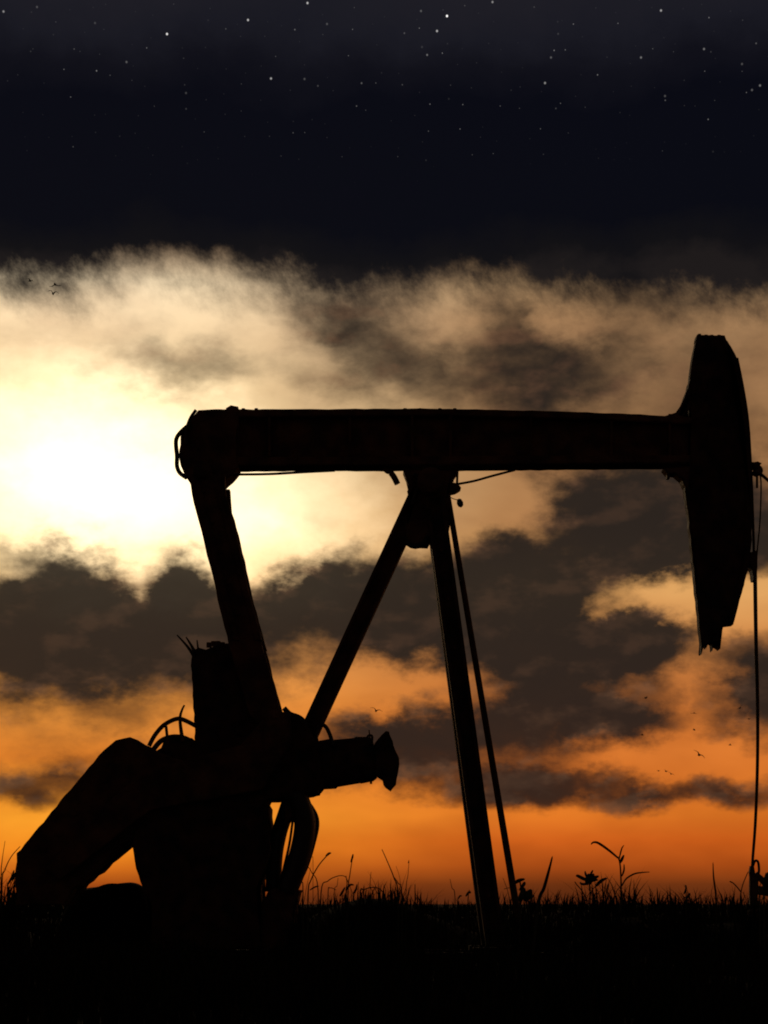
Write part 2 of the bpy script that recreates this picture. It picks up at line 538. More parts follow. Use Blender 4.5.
bm = bmesh.new()
def grass_at(x, y, hs=1.0, w=0.006):
    h = random.uniform(0.16, 0.36) * hs * (0.75 + 0.5 * mnoise.noise(Vector((x * 0.6, y * 0.4, 2))))
    blade(bm, (x, y, gh(x, y) - 0.02), h, random.uniform(0.02, 0.6) * h, random.uniform(0, 6.283), w * random.uniform(0.7, 1.4), random.uniform(0, 0.35), 3)
for i in range(15000):
    y = random.uniform(-12, 6)
    hw = (y + D) * 0.21
    grass_at(random.uniform(-hw, hw), y, 1.25, 0.009)
for i in range(11000):
    y = 6 + 40 * random.random() ** 1.4
    hw = (y + D) * 0.21
    grass_at(random.uniform(-hw, hw), y, 1.5, 0.016)
for i in range(6000):
    y = 46 + 150 * random.random() ** 1.3
    hw = (y + D) * 0.21
    grass_at(random.uniform(-hw, hw), y, 1.5, 0.03)
for i in range(7000):
    y = -12 + 80 * random.random() ** 1.6
    hw = (y + D) * 0.21
    x = random.uniform(hw, hw * 2.4) * random.choice((-1, 1))
    grass_at(x, y, 1.5, 0.018)
for i in range(6500):
    y = 45 + 120 * random.random()
    hw = (y + D) * 0.21
    x = random.uniform(-hw, hw)
    k = mnoise.noise(Vector((x * 0.12, y * 0.03, 7))) + 0.6 * mnoise.noise(Vector((x * 0.5, y * 0.05, 3)))
    if k < -0.02:
        continue
    h = (0.45 + 1.6 * k) * random.uniform(0.5, 1.15) + 0.1
    blade(bm, (x, y, gh(x, y) - 0.02), h, random.uniform(0.05, 0.8) * h, random.uniform(0, 6.283), random.uniform(0.03, 0.07), random.uniform(0, 0.3), 3)
go = link('grass', bm, GRASS)
tag(go, 'short dry dark grass covering the field under the pump', None, kind='stuff')

# ------------------------------------------------------------------ pump jack
pj = thing('pump_jack', 'black silhouetted oil pump jack with horizontal walking beam and long horsehead', 'pump jack', (0.6, 0, 0))

# walking beam: an I section, slightly tapered
bm = bmesh.new()
prism(bm, [(226, 416), (690, 420), (690, 464), (236, 468)], -0.035, 0.035, 0.0)
prism(bm, [(198, 411), (226, 409), (300, 409), (430, 408), (560, 411), (640, 414), (692, 417), (692, 424), (560, 418), (430, 415), (226, 417), (200, 418)], -0.15, 0.15, 0.35)
prism(bm, [(200, 457), (430, 456), (690, 455), (690, 463), (560, 464), (430, 465), (300, 465), (236, 466), (200, 466)], -0.15, 0.15, 0.35)
for x in (270, 350, 412, 450, 530, 610, 668):
    box(bm, P(x, 438), 0.025, 0.26, 0.42)
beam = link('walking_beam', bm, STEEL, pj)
for x in (243, 256, 405, 420, 440, 455, 676):
    for yb in (-0.1, 0.1):
        bolt_on(beam, P(x, 408.5 if x < 600 else 415.8, -0.15) + Vector((0, 0.15 + yb, 0)), 0.022, 0.025, 'Z')

# tail bearing at the left end of the beam, with the equaliser bar across
bm = bmesh.new()
prism(bm, [(187, 424), (198, 410), (226, 409), (238, 411), (238, 466), (230, 476), (222, 484), (206, 488), (190, 482), (182, 470), (179, 455), (180, 434)], -0.18, 0.18, 0.8, 6, 0.012)
prism(bm, [(231, 405), (238, 406), (239, 413), (226, 413), (226, 408)], -0.1, 0.1, 0.3, 4)
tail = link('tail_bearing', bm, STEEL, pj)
bm = bmesh.new()
lathe(bm, [(-0.48, 0.05), (-0.46, 0.09), (0.46, 0.09), (0.48, 0.05)], P(206, 480), (0, 1, 0.0001), 20)
link('equalizer_bar', bm, STEEL, pj, True)
bm = bmesh.new()
ptube(bm, [(190, 424), (180, 433), (176, 441), (177, 456), (177, 466), (180, 473), (187, 478)], -0.2, 0.022)
link('grease_line', bm, RUBBER, pj, True)
bm = bmesh.new()
ptube(bm, [(196, 410), (190, 419), (186, 432), (187, 445)], -0.245, 0.016)
link('grease_line', bm, RUBBER, pj, True)
bm = bmesh.new()
ptube(bm, [(233, 474.5), (270, 474), (305, 472), (335, 470.5)], -0.19, 0.013)
link('grease_line', bm, RUBBER, pj, True)

# pitman arms, near and far
for sy in (-1, 1):
    bm = bmesh.new()
    y0 = sy * 0.36
    top = P(206, 474); bot = P(274, 742)
    d = (bot - top).normalized()
    prism(bm, [(188, 474), (224, 474), (226, 496), (235, 528), (245, 576), (259, 634), (278, 702), (283, 735), (270, 740), (250, 715), (229, 645), (207, 555), (194, 503)], y0 - 0.07, y0 + 0.07, 0.6)
    prism(bm, [(193, 480), (200, 480), (240, 640), (233, 640)], y0 - 0.095, y0 + 0.095, 0.4)
    prism(bm, [(214, 486), (220, 492), (262, 640), (255, 640)], y0 - 0.095, y0 + 0.095, 0.4)
    pm = link('pitman_arm', bm, STEEL, pj)
    for px, py in ((208, 500), (216, 530), (224, 560), (233, 590), (241, 620)):
        bolt_on(pm, P(px, py) + Vector((0, y0 - 0.08, 0)), 0.02, 0.04)

# horsehead: two cheek plates between a curved face and a back rail
head_out = [(698, 336), (724, 336), (731, 346), (739, 362), (743, 385), (748, 412), (751, 440), (752, 480), (752, 540), (748, 570), (742, 592), (733, 624), (724, 626),
            (721, 638), (719, 650), (717.5, 641), (715.5, 641), (713, 651), (711, 642), (709, 642), (707, 648), (705, 643), (701.5, 654), (701, 636),
            (697, 600), (693, 560), (688, 512), (685, 488), (688, 470), (690, 416), (688, 402), (690, 375), (694, 352)]
bm = bmesh.new()
prism(bm, head_out, -0.08, 0.08, 0.5, 8, 0.012)
head = link('horsehead', bm, PAINT, pj)
bm = bmesh.new()
prism(bm, [(724, 336), (731, 346), (739, 362), (743, 385), (748, 412), (751, 440), (752.3, 480), (752, 540), (748, 570), (742, 592), (734, 622), (728, 622), (737, 588), (744, 560), (746, 500), (745, 440), (738, 390), (732, 362), (722, 340)], -0.12, 0.12, 0.4, 8)
link('cable_track', bm, PAINT, head)
bm = bmesh.new()
prism(bm, [(697, 334.5), (725, 334.5), (726, 339), (696, 339)], -0.09, 0.09, 0.6, 5)
for px in (700, 707, 713, 720):
    box(bm, P(px, 335.5, -0.09) + Vector((0, 0.09 + random.uniform(-0.05, 0.05), 0)), 0.03, 0.05, 0.05)
link('top_plate', bm, STEEL, head)
bm = bmesh.new()
prism(bm, [(664, 416), (676, 412), (682, 403), (688, 388), (690, 380), (692, 390), (686, 404), (680, 414), (690, 418), (690, 421), (664, 421)], -0.10, 0.10, 0.3, 5)
ptube(bm, [(682, 417), (690, 404)], -0.08, 0.022)
link('head_bracket', bm, STEEL, head)
bm = bmesh.new()
prism(bm, [(664, 468), (690, 466), (690, 492), (686, 488), (682, 479), (676, 474), (668, 473)], -0.10, 0.10, 0.4, 5)
prism(bm, [(667, 470), (670, 470), (670, 478), (667, 478)], -0.05, 0.05, 0.2, 4)
link('head_bracket', bm, STEEL, head)

# hanging gear in front of the horsehead
tubes('bridle_cable', CABLE, pj, [
    ([(737, 358), (743, 388), (748, 422), (751, 470), (753, 520), (754, 556)], -0.06, 0.014),
    ([(758, 468), (761, 482), (760, 520), (757, 552)], 0.06, 0.008),
])
bm = bmesh.new()
prism(bm, [(752, 462), (758, 461), (762, 463), (758, 465), (763, 472), (759, 474), (754, 472), (757, 468), (753, 466)], -0.08, 0.08, 0.3, 4)
ptube(bm, [(758, 472), (763, 476), (770, 482)], 0, 0.016)
ptube(bm, [(757, 474), (757, 488)], -0.04, 0.012)
ptube(bm, [(753, 475), (755, 468), (759, 466), (762, 470), (760, 476)], 0.02, 0.011)
link('cable_clamp', bm, STEEL, pj)
bm = bmesh.new()
prism(bm, [(750, 552), (758, 550), (758, 566), (756.5, 580), (753.5, 580), (752, 570), (748, 562)], -0.09, 0.09, 0.4, 4)
link('carrier_bar', bm, STEEL, pj)
bm = bmesh.new()
ptube(bm, [(755, 570), (756, 640), (757.5, 700), (757.5, 760), (755.5, 820), (752.5, 862), (752, 880)], 0, [0.021, 0.013], k=8)
link('polished_rod', bm, CABLE, pj, True)

# samson post: two front legs and a long back leg
for sy in (-1, 1):
    bm = bmesh.new()
    a = P(434, 500); a.y = sy * 0.10
    b = P(493, 945); b.y = sy * 0.45
    beam_member(bm, a, b, 0.188, 0.16, t=0.035)
    leg = link('post_leg', bm, PAINT, pj)
    for k in range(8):
        p = a.lerp(b, 0.12 + 0.11 * k)
        bolt_on(leg, p + Vector((0, -0.03, 0)), 0.018, 0.03)
    bm = bmesh.new()
    box(bm, Vector((b.x, b.y, b.z - 0.04)), 0.45, 0.3, 0.05)
    link('foot_plate', bm, PAINT, leg)
bm = bmesh.new()
a = P(421, 490); b = P(296, 762)
beam_member(bm, a, b, 0.185, 0.2, t=0.03)
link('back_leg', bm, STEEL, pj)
for f in (0.35, 0.62, 0.86):
    bm = bmesh.new()
    p = P(434, 500).lerp(P(493, 945), f)
    hw = 0.10 + 0.35 * f
    tube(bm, [p + Vector((0, -hw, 0)), p + Vector((0, hw, 0))], 0.035)
    link('cross_brace', bm, STEEL, pj)

# saddle bearing carrying the beam
bm = bmesh.new()
prism(bm, [(403, 470), (458, 470), (452, 480), (449, 492), (448, 520), (446, 530), (438, 528), (428, 545), (420, 545), (411, 545), (404, 541), (404, 532), (411, 508), (409, 497), (411, 490), (408, 482)], -0.11, 0.11, 0.6, 6, 0.02)
prism(bm, [(403, 469), (408, 469), (413, 484), (412, 492), (408, 495), (407, 491), (409, 487)], -0.16, -0.13, 0.3, 5)
link('saddle_bearing', bm, STEEL, pj)
bm = bmesh.new()
lathe(bm, [(-0.30, 0.06), (-0.28, 0.13), (0.28, 0.13), (0.30, 0.06)], P(430, 486), (0, 1, 0.0001), 20)
link('saddle_pin', bm, STEEL, pj, True)
tubes('cable_loop', CABLE, pj, [
    ([(404, 536), (408, 544), (415, 546), (423, 543), (428, 536)], -0.13, 0.022),
    ([(412, 505), (416, 492), (420, 482), (414, 474)], -0.14, 0.02),
])
bm = bmesh.new()
prism(bm, [(441, 491), (446, 484), (450, 482), (458, 483), (461, 487), (459, 489), (449, 493), (444, 494)], -0.1, 0.1, 0.4, 4)
ptube(bm, [(457.5, 470), (457, 484)], -0.05, 0.012)
ptube(bm, [(446, 484), (448, 479), (451, 478), (453, 482)], -0.05, 0.011)
link('cable_bracket', bm, STEEL, pj)
bm = bmesh.new()
ptube(bm, [(458, 484), (474, 481), (492, 476), (515, 470)], -0.05, 0.012)
link('guy_cable', bm, CABLE, pj, True)
bm = bmesh.new()
ptube(bm, [(384, 469), (388, 472), (391, 471), (392, 474)], -0.05, 0.022)
ptube(bm, [(391, 473), (394, 477), (397.5, 484)], -0.05, [0.03, 0.03])
link('beam_hook', bm, STEEL, pj)
bm = bmesh.new()
lathe(bm, [(-0.045, 0.004), (-0.035, 0.022), (0, 0.033), (0.03, 0.026), (0.045, 0.006)], P(460, 503, -0.1), (0.3, 0, -1), 14)
ptube(bm, [(448, 496), (454, 499), (459, 500)], -0.1, 0.004)
link('hanging_weight', bm, RUBBER, pj, True)
bm = bmesh.new()
prism(bm, [(441, 498), (449, 498), (450, 526), (444, 527)], -0.15, 0.15, 0.4, 5)
link('ladder_mount', bm, STEEL, pj)

# ladder behind the post, seen edge on
lt = P(448, 497); lb = P(523, 947)
ladder = None
bm = bmesh.new()
for sy in (-0.12, 0.12):
    o = Vector((0, sy, 0))
    tube(bm, [lt + o, lb + o], [0.020, 0.028], segs=8)
ladder = link('ladder', bm, STEEL, pj)
for k in range(14):
    bm = bmesh.new()
    p = lt.lerp(lb, 0.05 + 0.067 * k)
    tube(bm, [p + Vector((0, -0.12, 0)), p + Vector((0, 0.12, 0))], 0.014, segs=6)
    link('rung', bm, STEEL, ladder)

# crank arms with counterweights, near and far
for sy in (-1, 1):
    yc = sy * 0.24
    bm = bmesh.new()
    prism(bm, [(15, 905), (16, 854), (60, 801), (103, 751), (115, 740), (130, 737), (145, 744), (160, 752), (200, 766), (205, 806), (147, 829), (124, 844), (74, 889), (64, 905)], yc - 0.13, yc + 0.13, 0.9, 7, 0.012)
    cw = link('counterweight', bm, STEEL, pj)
    for px, py in ((50, 850), (80, 815), (110, 782), (62, 872)):
        bolt_on(cw, P(px, py) + Vector((0, sy * 0.24 - 0.14, 0)), 0.035, 0.05)
    bm = bmesh.new()
    prism(bm, [(45, 868), (60, 880), (150, 810), (262, 790), (292, 740), (290, 712), (270, 712), (240, 745), (150, 770), (120, 790)], sy * 0.44 - 0.06, sy * 0.44 + 0.06, 0.4, 10)
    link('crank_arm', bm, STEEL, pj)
    bm = bmesh.new()
    lathe(bm, [(-0.1, 0.04), (-0.09, 0.1), (0.09, 0.1), (0.1, 0.04)], P(277, 724) + Vector((0, sy * 0.40, 0)), (0, 1, 0.0001), 18)
    link('crank_pin', bm, STEEL, pj, True)

# gear reducer and its tall housing
bm = bmesh.new()
prism(bm, [(153, 752), (170, 744), (196, 742), (260, 735), (280, 712), (296, 713), (310, 730), (318, 744), (322, 772), (318, 792), (300, 797), (268, 800), (262, 812), (150, 830), (140, 790)], -0.34, 0.34, 0.8, 8, 0.012)
gear = link('gear_reducer', bm, PAINT, pj)
bm = bmesh.new()
prism(bm, [(165, 738), (172, 735), (192, 738), (194, 748), (160, 750)], -0.25, 0.25, 0.5, 5)
link('reducer_cap', bm, PAINT, gear)
bm = bmesh.new()
prism(bm, [(191, 660), (193, 651), (198, 647), (206, 649), (214, 646), (222, 643), (232, 645), (248, 648), (262, 658), (275, 700), (284, 740), (196, 765), (194, 720)], -0.27, 0.27, 0.7, 6, 0.012)
hous = link('drive_housing', bm, PAINT, pj)
for a_ in range(6):
    x = 209 + a_ * 4.5
    bolt_on(hous, P(x, 645 - 1.5 * math.sin(a_)), 0.03, 0.05, 'Z')
for path, r in ([[(194, 656), (187, 646), (177, 635)], 0.02], [[(196, 654), (191, 645), (186, 637)], 0.02], [[(199, 653), (198, 648), (197, 640)], 0.015]):
    bm = bmesh.new()
    ptube(bm, path, random.uniform(-0.2, 0.1), [r, 0.006])
    link('conduit', bm, RUBBER, hous, True)

# guard hoops over the reducer
tubes('guard_hoop', STEEL, pj, [
    ([(149, 746), (155, 735), (164, 725), (176, 719), (184, 720), (196, 726)], -0.28, 0.022),
    ([(153, 750), (161, 741), (172, 737), (184, 738), (196, 744)], -0.22, 0.026),
    ([(183, 742), (181, 730), (180, 718), (182, 710), (184.5, 705)], -0.25, [0.022, 0.008]),
    ([(168, 746), (167, 735), (166, 726)], -0.25, 0.015),
])
tubes('hose', RUBBER, pj, [
    ([(318, 748), (316, 735), (319, 726), (325, 726), (330, 735), (333, 746)], -0.2, 0.02),
    ([(312, 748), (310, 728), (316, 722)], 0.1, 0.018),
    ([(284, 708), (290, 714), (300, 718), (308, 726)], -0.15, 0.026),
    ([(284, 716), (296, 724), (302, 732)], -0.1, 0.014),
])

# motor pointing right
ax = (P(396, 757) - P(318, 767)).normalized()
bm = bmesh.new()
lathe(bm, [(0, 0.12), (0.0, 0.22), (0.05, 0.245), (0.18, 0.25), (0.20, 0.235), (0.42, 0.228), (0.44, 0.237), (0.56, 0.225), (0.60, 0.20), (0.62, 0.1)], P(315, 766), ax, 30, 0.004)
motor = link('motor', bm, PAINT, pj)
bm = bmesh.new()
ax2 = Vector((1, 0, 0.07)).normalized()
prism(bm, [(374, 744), (379, 738), (386.5, 730.5), (389, 731), (394, 746), (399.5, 758), (399, 770), (396, 783), (391, 789), (386, 786), (382, 779), (374, 772)], -0.2, 0.2, 0.6, 5, 0.015)
link('sheave', bm, PAINT, motor)
tubes('lifting_eye', STEEL, motor, [
    ([(366, 742), (368, 736), (372, 736), (372, 742)], -0.05, 0.012),
    ([(370, 738), (369, 730)], -0.05, 0.006),
    ([(371, 778), (371, 784)], -0.05, 0.012),
])
bm = bmesh.new()
lathe(bm, [(-0.22, 0.08), (-0.2, 0.16), (0, 0.18), (0.2, 0.16), (0.22, 0.08)], P(309, 780), (0, 1, 0.0001), 24)
link('coupling', bm, PAINT, pj, True)

# pedestal under the reducer
bm = bmesh.new()
prism(bm, [(132, 845), (133, 832), (150, 815), (200, 795), (262, 795), (268, 806), (270, 850), (262, 876), (258, 888), (262, 950), (150, 950), (150, 905), (143, 888), (136, 868)], -0.40, 0.40, 0.6, 8, 0.012)
link('pedestal', bm, PAINT, pj)
bm = bmesh.new()
prism(bm, [(268, 892), (275, 888), (300, 890), (296, 905), (292, 950), (258, 950), (260, 905)], -0.3, 0.3, 0.6, 6)
link('motor_mount', bm, STEEL, pj)

# bowed drive belts and their guard at the right of the pedestal
for path, w in ([[(299, 794), (311, 808), (316.5, 822), (313, 842), (305, 868), (296, 884), (288, 893)], 0.030],
                [[(296, 794), (302, 810), (305, 824), (302, 846), (295, 870), (286, 892)], 0.108],
                [[(294, 808), (292, 826), (289, 846), (283, 872), (279, 892)], 0.013],
                [[(289, 803), (284, 818), (279, 834), (275, 856), (273, 892)], 0.078],
                [[(289, 796), (292, 812), (292, 822)], 0.035]):
    bm = bmesh.new()
    ptube(bm, path, random.uniform(-0.2, 0.2), w, flat=2.5)
    link('drive_belt', bm, RUBBER, pj, True)
bm = bmesh.new()
prism(bm, [(283, 800), (300, 797), (305, 812), (298, 820), (292, 818), (284, 826)], -0.2, 0.2, 0.5, 5)
link('belt_guard', bm, STEEL, pj)
bm = bmesh.new()
prism(bm, [(284, 880), (292, 862), (300, 862), (301, 872), (293, 892), (280, 895)], -0.2, 0.2, 0.5, 5)
link('belt_guard', bm, STEEL, pj)

# skid under everything
bm = bmesh.new()
for sy in (-0.6, 0.6):
    beam_member(bm, (-2.7, sy, -0.02), (1.6, sy, -0.02), 0.2, 0.16)
for x in (-2.5, -1.2, 0.1, 1.35):
    beam_member(bm, (x, -0.6, -0.03), (x, 0.6, -0.03), 0.16, 0.14)
link('base_skid', bm, PAINT, pj)

# ------------------------------------------------------------------ wellhead
wb = P(754, 904); wb.z = 0
wh = thing('wellhead', 'dark wellhead with side valve standing under the hanging rod at the right edge', 'wellhead', wb)
bm = bmesh.new()
lathe(bm, [(-0.05, 0.10), (0.18, 0.10), (0.18, 0.16), (0.24, 0.16), (0.24, 0.07), (0.48, 0.065), (0.5, 0.04)], wb, (0.0001, 0, 1), 20)
link('casing', bm, STEEL, wh)
bm = bmesh.new()
prism(bm, [(750, 905), (750, 872), (751, 866), (754, 866), (756, 874), (759, 880), (758, 905)], -0.04, 0.04, 0.3, 5)
link('stuffing_box', bm, STEEL, wh)
bm = bmesh.new()
ptube(bm, [(753, 866), (755, 861), (758, 862), (759, 870), (758, 876)], 0, 0.013)
link('grease_loop', bm, RUBBER, wh, True)
bm = bmesh.new()
ptube(bm, [(755, 874), (762, 880), (770, 888), (782, 893)], 0, 0.032)
ptube(bm, [(757, 890), (775, 893)], 0, 0.045)
link('side_pipe', bm, STEEL, wh)
bm = bmesh.new()
n = 20
c = P(778, 884)
tube(bm, [c + Vector((0.08 * math.cos(2 * math.pi * i / n), 0.08 * math.sin(2 * math.pi * i / n), 0)) for i in range(n + 1)], 0.012)
tube(bm, [c + Vector((-0.08, 0, 0)), c + Vector((0.08, 0, 0))], 0.009)
tube(bm, [c + Vector((0, -0.08, 0)), c + Vector((0, 0.08, 0))], 0.009)
tube(bm, [c, c + Vector((0, 0, -0.1))], 0.014)
link('valve_wheel', bm, STEEL, wh)

# ------------------------------------------------------------------ earth heap
bm = bmesh.new()
out_top = smooth_line([Vector(p) for p in ((58, 935), (70, 903), (80, 891), (100, 886), (118, 883), (132, 883), (143, 888), (152, 905), (160, 935))], 4)
n = len(out_top)
rows = []
for j in range(11):
    t = -1 + 2 * j / 10
    k = math.sqrt(max(0, 1 - t * t))
    row = []
    for p in out_top:
        q = P(p.x, p.y, 0.9)
        z = q.z * (k ** 0.7) + 0.03 * mnoise.noise(q * 4 + Vector((0, t * 3, 0))) * k - 0.06 * (1 - k)
        row.append(bm.verts.new((q.x, 0.9 + t * 0.5, z)))
    rows.append(row)
for a, b in zip(rows, rows[1:]):
    for i in range(n - 1):
        bm.faces.new((a[i], a[i + 1], b[i + 1], b[i]))
tag(link('earth_heap', bm, SOIL, smooth=True), 'low rounded heap of dark earth under the raised counterweight', 'earth heap')

# ------------------------------------------------------------------ weeds and grass tufts
def plant(name, label, cat, y, base_px, parts, group=None):
    """parts: (name, path, start radius, end radius, flatness) at picture units"""
    b = P(base_px[0], base_px[1], y)
    b.z = gh(b.x, y)
    root = thing(name, label, cat, b, group)
    for pn, path, r0, r1, fl in parts:
        r0 *= {'stem': 0.66, 'bud': 0.5, 'leaf': 0.7, 'seed_head': 0.8}[pn]
        r1 *= 0.72
        bm = bmesh.new()
        p = smooth_line([Vector(q) for q in path], 5)
        n = len(p)
        w = [P(v.x, v.y, y + 0.05 * math.sin(i * 0.4 + len(path))) for i, v in enumerate(p)]
        if pn in ('leaf', 'bud', 'seed_head'):
            rr = [r0 * (0.35 + 0.65 * math.sin(math.pi * min(1, 0.15 + 0.85 * i / (n - 1)))) * (1 if i < n - 1 else 0.2) + r1 * 0.2 for i in range(n)]
        else:
            rr = [r0 + (r1 - r0) * i / (n - 1) for i in range(n)]
        tube(bm, w, rr, segs=6, flat=fl)
        link(pn, bm, WEED, root, True)
    return root


def gz(px, y):
    """picture height of the ground surface below px at depth y"""
    s = (D + y) / F
    x = (px - 384) * s
    return 904 - (gh(x, y) - EYE) / s


def stem(px, y, path, r0=0.010, r1=0.004):
    return ('stem', [(px, gz(px, y) + 2)] + path, r0, r1, 1)


plant('tall_weed', 'tallest bare weed with one long drooping arm, right of the ladder', 'weed', -1, (621, 900), [
    stem(621, -1, [(621, 900), (621, 880), (620, 864), (618, 857)], 0.013, 0.010),
    ('leaf', [(618, 858), (611, 852), (603, 846), (597, 842.5), (593, 842.5), (591, 844.5)], 0.015, 0.012, 0.5),
    ('leaf', [(619, 860), (620.5, 853), (622, 848), (624, 845)], 0.010, 0.004, 0.5),
    ('leaf', [(622, 886), (626, 879), (634, 874), (642, 872.5), (650, 872)], 0.011, 0.004, 0.5),
    ('bud', [(620, 863), (622, 859), (624, 855)], 0.026, 0.01, 0.8),
    ('bud', [(622, 876), (624, 870), (624, 864)], 0.016, 0.006, 0.8)])
plant('flowering_weed', 'short weed with a dark starry flower head left of the tallest weed', 'weed', -1.2, (590, 900), [
    stem(589, -1.2, [(590, 900), (590, 890), (589, 880)], 0.011, 0.010),
    ('seed_head', [(587, 884), (588, 878), (589, 874)], 0.030, 0.008, 0.8),
    ('leaf', [(589, 880), (586, 875), (585, 871)], 0.016, 0.005, 0.6),
    ('leaf', [(589, 880), (591, 874), (593, 870)], 0.016, 0.005, 0.6),
    ('leaf', [(589, 882), (595, 880), (598, 880)], 0.018, 0.005, 0.6),
    ('leaf', [(588, 884), (582, 884), (580, 882)], 0.016, 0.005, 0.6),
    ('leaf', [(589, 880), (584, 879), (578, 876), (576, 876)], 0.022, 0.008, 0.5),
    ('leaf', [(589, 881), (594, 878), (599, 876)], 0.024, 0.008, 0.5),
    ('leaf', [(590, 884), (593, 876), (594, 874)], 0.022, 0.008, 0.5),
    ('leaf', [(596, 886), (601, 881), (607, 878)], 0.022, 0.008, 0.5),
    ('stem', [(589, 904), (582, 891), (577, 885), (575, 882)], 0.008, 0.007, 1),
    ('stem', [(590, 895), (593, 889), (597, 885)], 0.007, 0.005, 1),
    ('stem', [(607, 905), (607.5, 893), (607.5, 886)], 0.006, 0.004, 1),
    ('bud', [(607.5, 889), (608, 886), (608, 884)], 0.018, 0.006, 0.8)])
plant('reed', 'single broad grass blade leaning right, just right of the ladder foot', 'reed', -2, (536, 915), [
    ('leaf', [(532, gz(532, -2) + 2), (538, 905), (544, 888), (549, 870), (552.5, 856)], 0.022, 0.002, 0.4)])
plant('reed', 'single thin upright grass blade between the tallest weed and the wellhead', 'reed', -1.5, (716, 902), [
    ('leaf', [(717, gz(717, -1.5) + 2), (716, 900), (715, 888), (713.5, 876), (713, 862)], 0.013, 0.002, 0.4)])
plant('forked_weed', 'small weed forked in two, just left of the wellhead', 'weed', -1, (741, 902), [
    stem(741, -1, [(741, 902), (741, 893), (743, 884), (748, 872)], 0.010, 0.006),
    ('stem', [(741, 892), (737, 887), (733, 883), (730, 881.5)], 0.009, 0.008, 1),
    ('stem', [(743, 892), (748, 904)], 0.006, 0.003, 1)])
plant('budding_weed', 'small budding weed right of the tallest weed at the skyline', 'weed', -0.5, (686, 903), [
    stem(686, -0.5, [(686, 900), (686, 890), (685, 885)], 0.008, 0.005),
    ('bud', [(684, 894), (686, 889), (686, 885)], 0.018, 0.006, 0.8),
    ('leaf', [(686, 899), (689, 895), (690, 893)], 0.018, 0.006, 0.6),
    ('leaf', [(686, 898), (682, 896)], 0.014, 0.006, 0.6),
    ('stem', [(671, 908), (670, 896), (670, 892)], 0.005, 0.003, 1),
    ('stem', [(660, 908), (661, 900), (662, 896)], 0.005, 0.003, 1)])
plant('leafy_weed', 'bushy dark weed with drooping leaves growing at the ladder foot', 'weed', -0.9, (521, 905), [
    stem(520, -0.9, [(520, 905), (521, 890), (520, 882)], 0.012, 0.010),
    ('leaf', [(515, 883), (519, 880.5), (525, 879)], 0.024, 0.008, 0.5),
    ('bud', [(526, 899), (529, 894), (531, 890)], 0.07, 0.01, 0.8),
    ('leaf', [(524, 900), (530, 897), (534, 896)], 0.03, 0.008, 0.5),
    ('bud', [(520, 900), (523, 893), (524, 888)], 0.06, 0.01, 0.8),
    ('leaf', [(520, 890), (524, 884), (525, 882)], 0.022, 0.008, 0.5),
    ('stem', [(510, 905), (508, 892), (503, 878)], 0.006, 0.003, 1),
    ('stem', [(513, 905), (511, 889), (504, 889)], 0.006, 0.004, 1),
    ('stem', [(528, 915), (527, 905), (524, 895)], 0.016, 0.010, 1)])
plant('arching_grass', 'loose clump of arching grass stalks just right of the drive belts', 'grass clump', -1.4, (318, 895), [
    stem(308, -1.4, [(308, 896), (311, 880), (319, 865), (329, 853.5)], 0.010, 0.007),
    ('seed_head', [(326, 856), (329, 853.5), (331, 853)], 0.013, 0.005, 0.8),
    stem(318, -1.4, [(318, 890), (312, 873), (306, 864)], 0.009, 0.004),
    stem(303, -1.4, [(303, 892), (302, 882), (299, 875)], 0.009, 0.004),
    stem(321, -1.4, [(321, 893), (328, 881), (338, 876), (345, 876.5), (348, 882)], 0.009, 0.004),
    stem(313, -1.4, [(313, 880), (313, 860), (312, 856)], 0.004, 0.003),
    ('bud', [(310, 890), (315, 887), (319, 886)], 0.013, 0.006, 0.8)])
plant('seeding_grass', 'clump of upright seeding grass in the middle, left of the post', 'grass clump', -1.2, (350, 895), [
    stem(348, -1.2, [(348, 894), (350, 874), (353, 855)], 0.010, 0.005),
    ('seed_head', [(351, 862), (352.5, 857), (353, 854)], 0.011, 0.004, 0.8),
    stem(370, -1.2, [(370, 892), (371, 872)], 0.007, 0.003),
    stem(360, -1.2, [(360, 896), (364, 890), (371, 887.5), (379, 888.5), (383, 893), (383, 899)], 0.010, 0.005),
    stem(334, -1.2, [(334, 896), (337, 886), (338, 878)], 0.006, 0.003),
    stem(346, -1.2, [(346, 896), (347, 884), (346, 876)], 0.009, 0.005),
    ('bud', [(346, 890), (350, 885), (354, 885)], 0.020, 0.006, 0.8),
    ('bud', [(340, 896), (343, 891), (345, 887)], 0.020, 0.006, 0.8),
    ('bud', [(353, 894), (356, 889), (357, 884)], 0.016, 0.006, 0.8),
    stem(358, -1.2, [(358, 894), (358.5, 882)], 0.007, 0.003),
    stem(328, -1.2, [(328, 896), (330, 888), (336, 890)], 0.008, 0.004)])
plant('crossed_grass', 'pair of tall thin grass stalks crossing low, nearest left of the post', 'grass clump', -1.6, (405, 895), [
    stem(398, -1.6, [(398, 895), (394, 878), (388, 863), (382, 849.5)], 0.011, 0.005),
    stem(402, -1.6, [(402, 895), (398, 883), (393, 876)], 0.008, 0.005),
    stem(406, -1.6, [(406, 893), (408, 875), (409, 861)], 0.006, 0.003),
    ('seed_head', [(408.5, 863), (409, 860)], 0.012, 0.006, 0.8),
    stem(401, -1.6, [(401, 890), (396, 866)], 0.004, 0.002),
    stem(415, -1.6, [(415, 895), (415, 884)], 0.010, 0.003)])
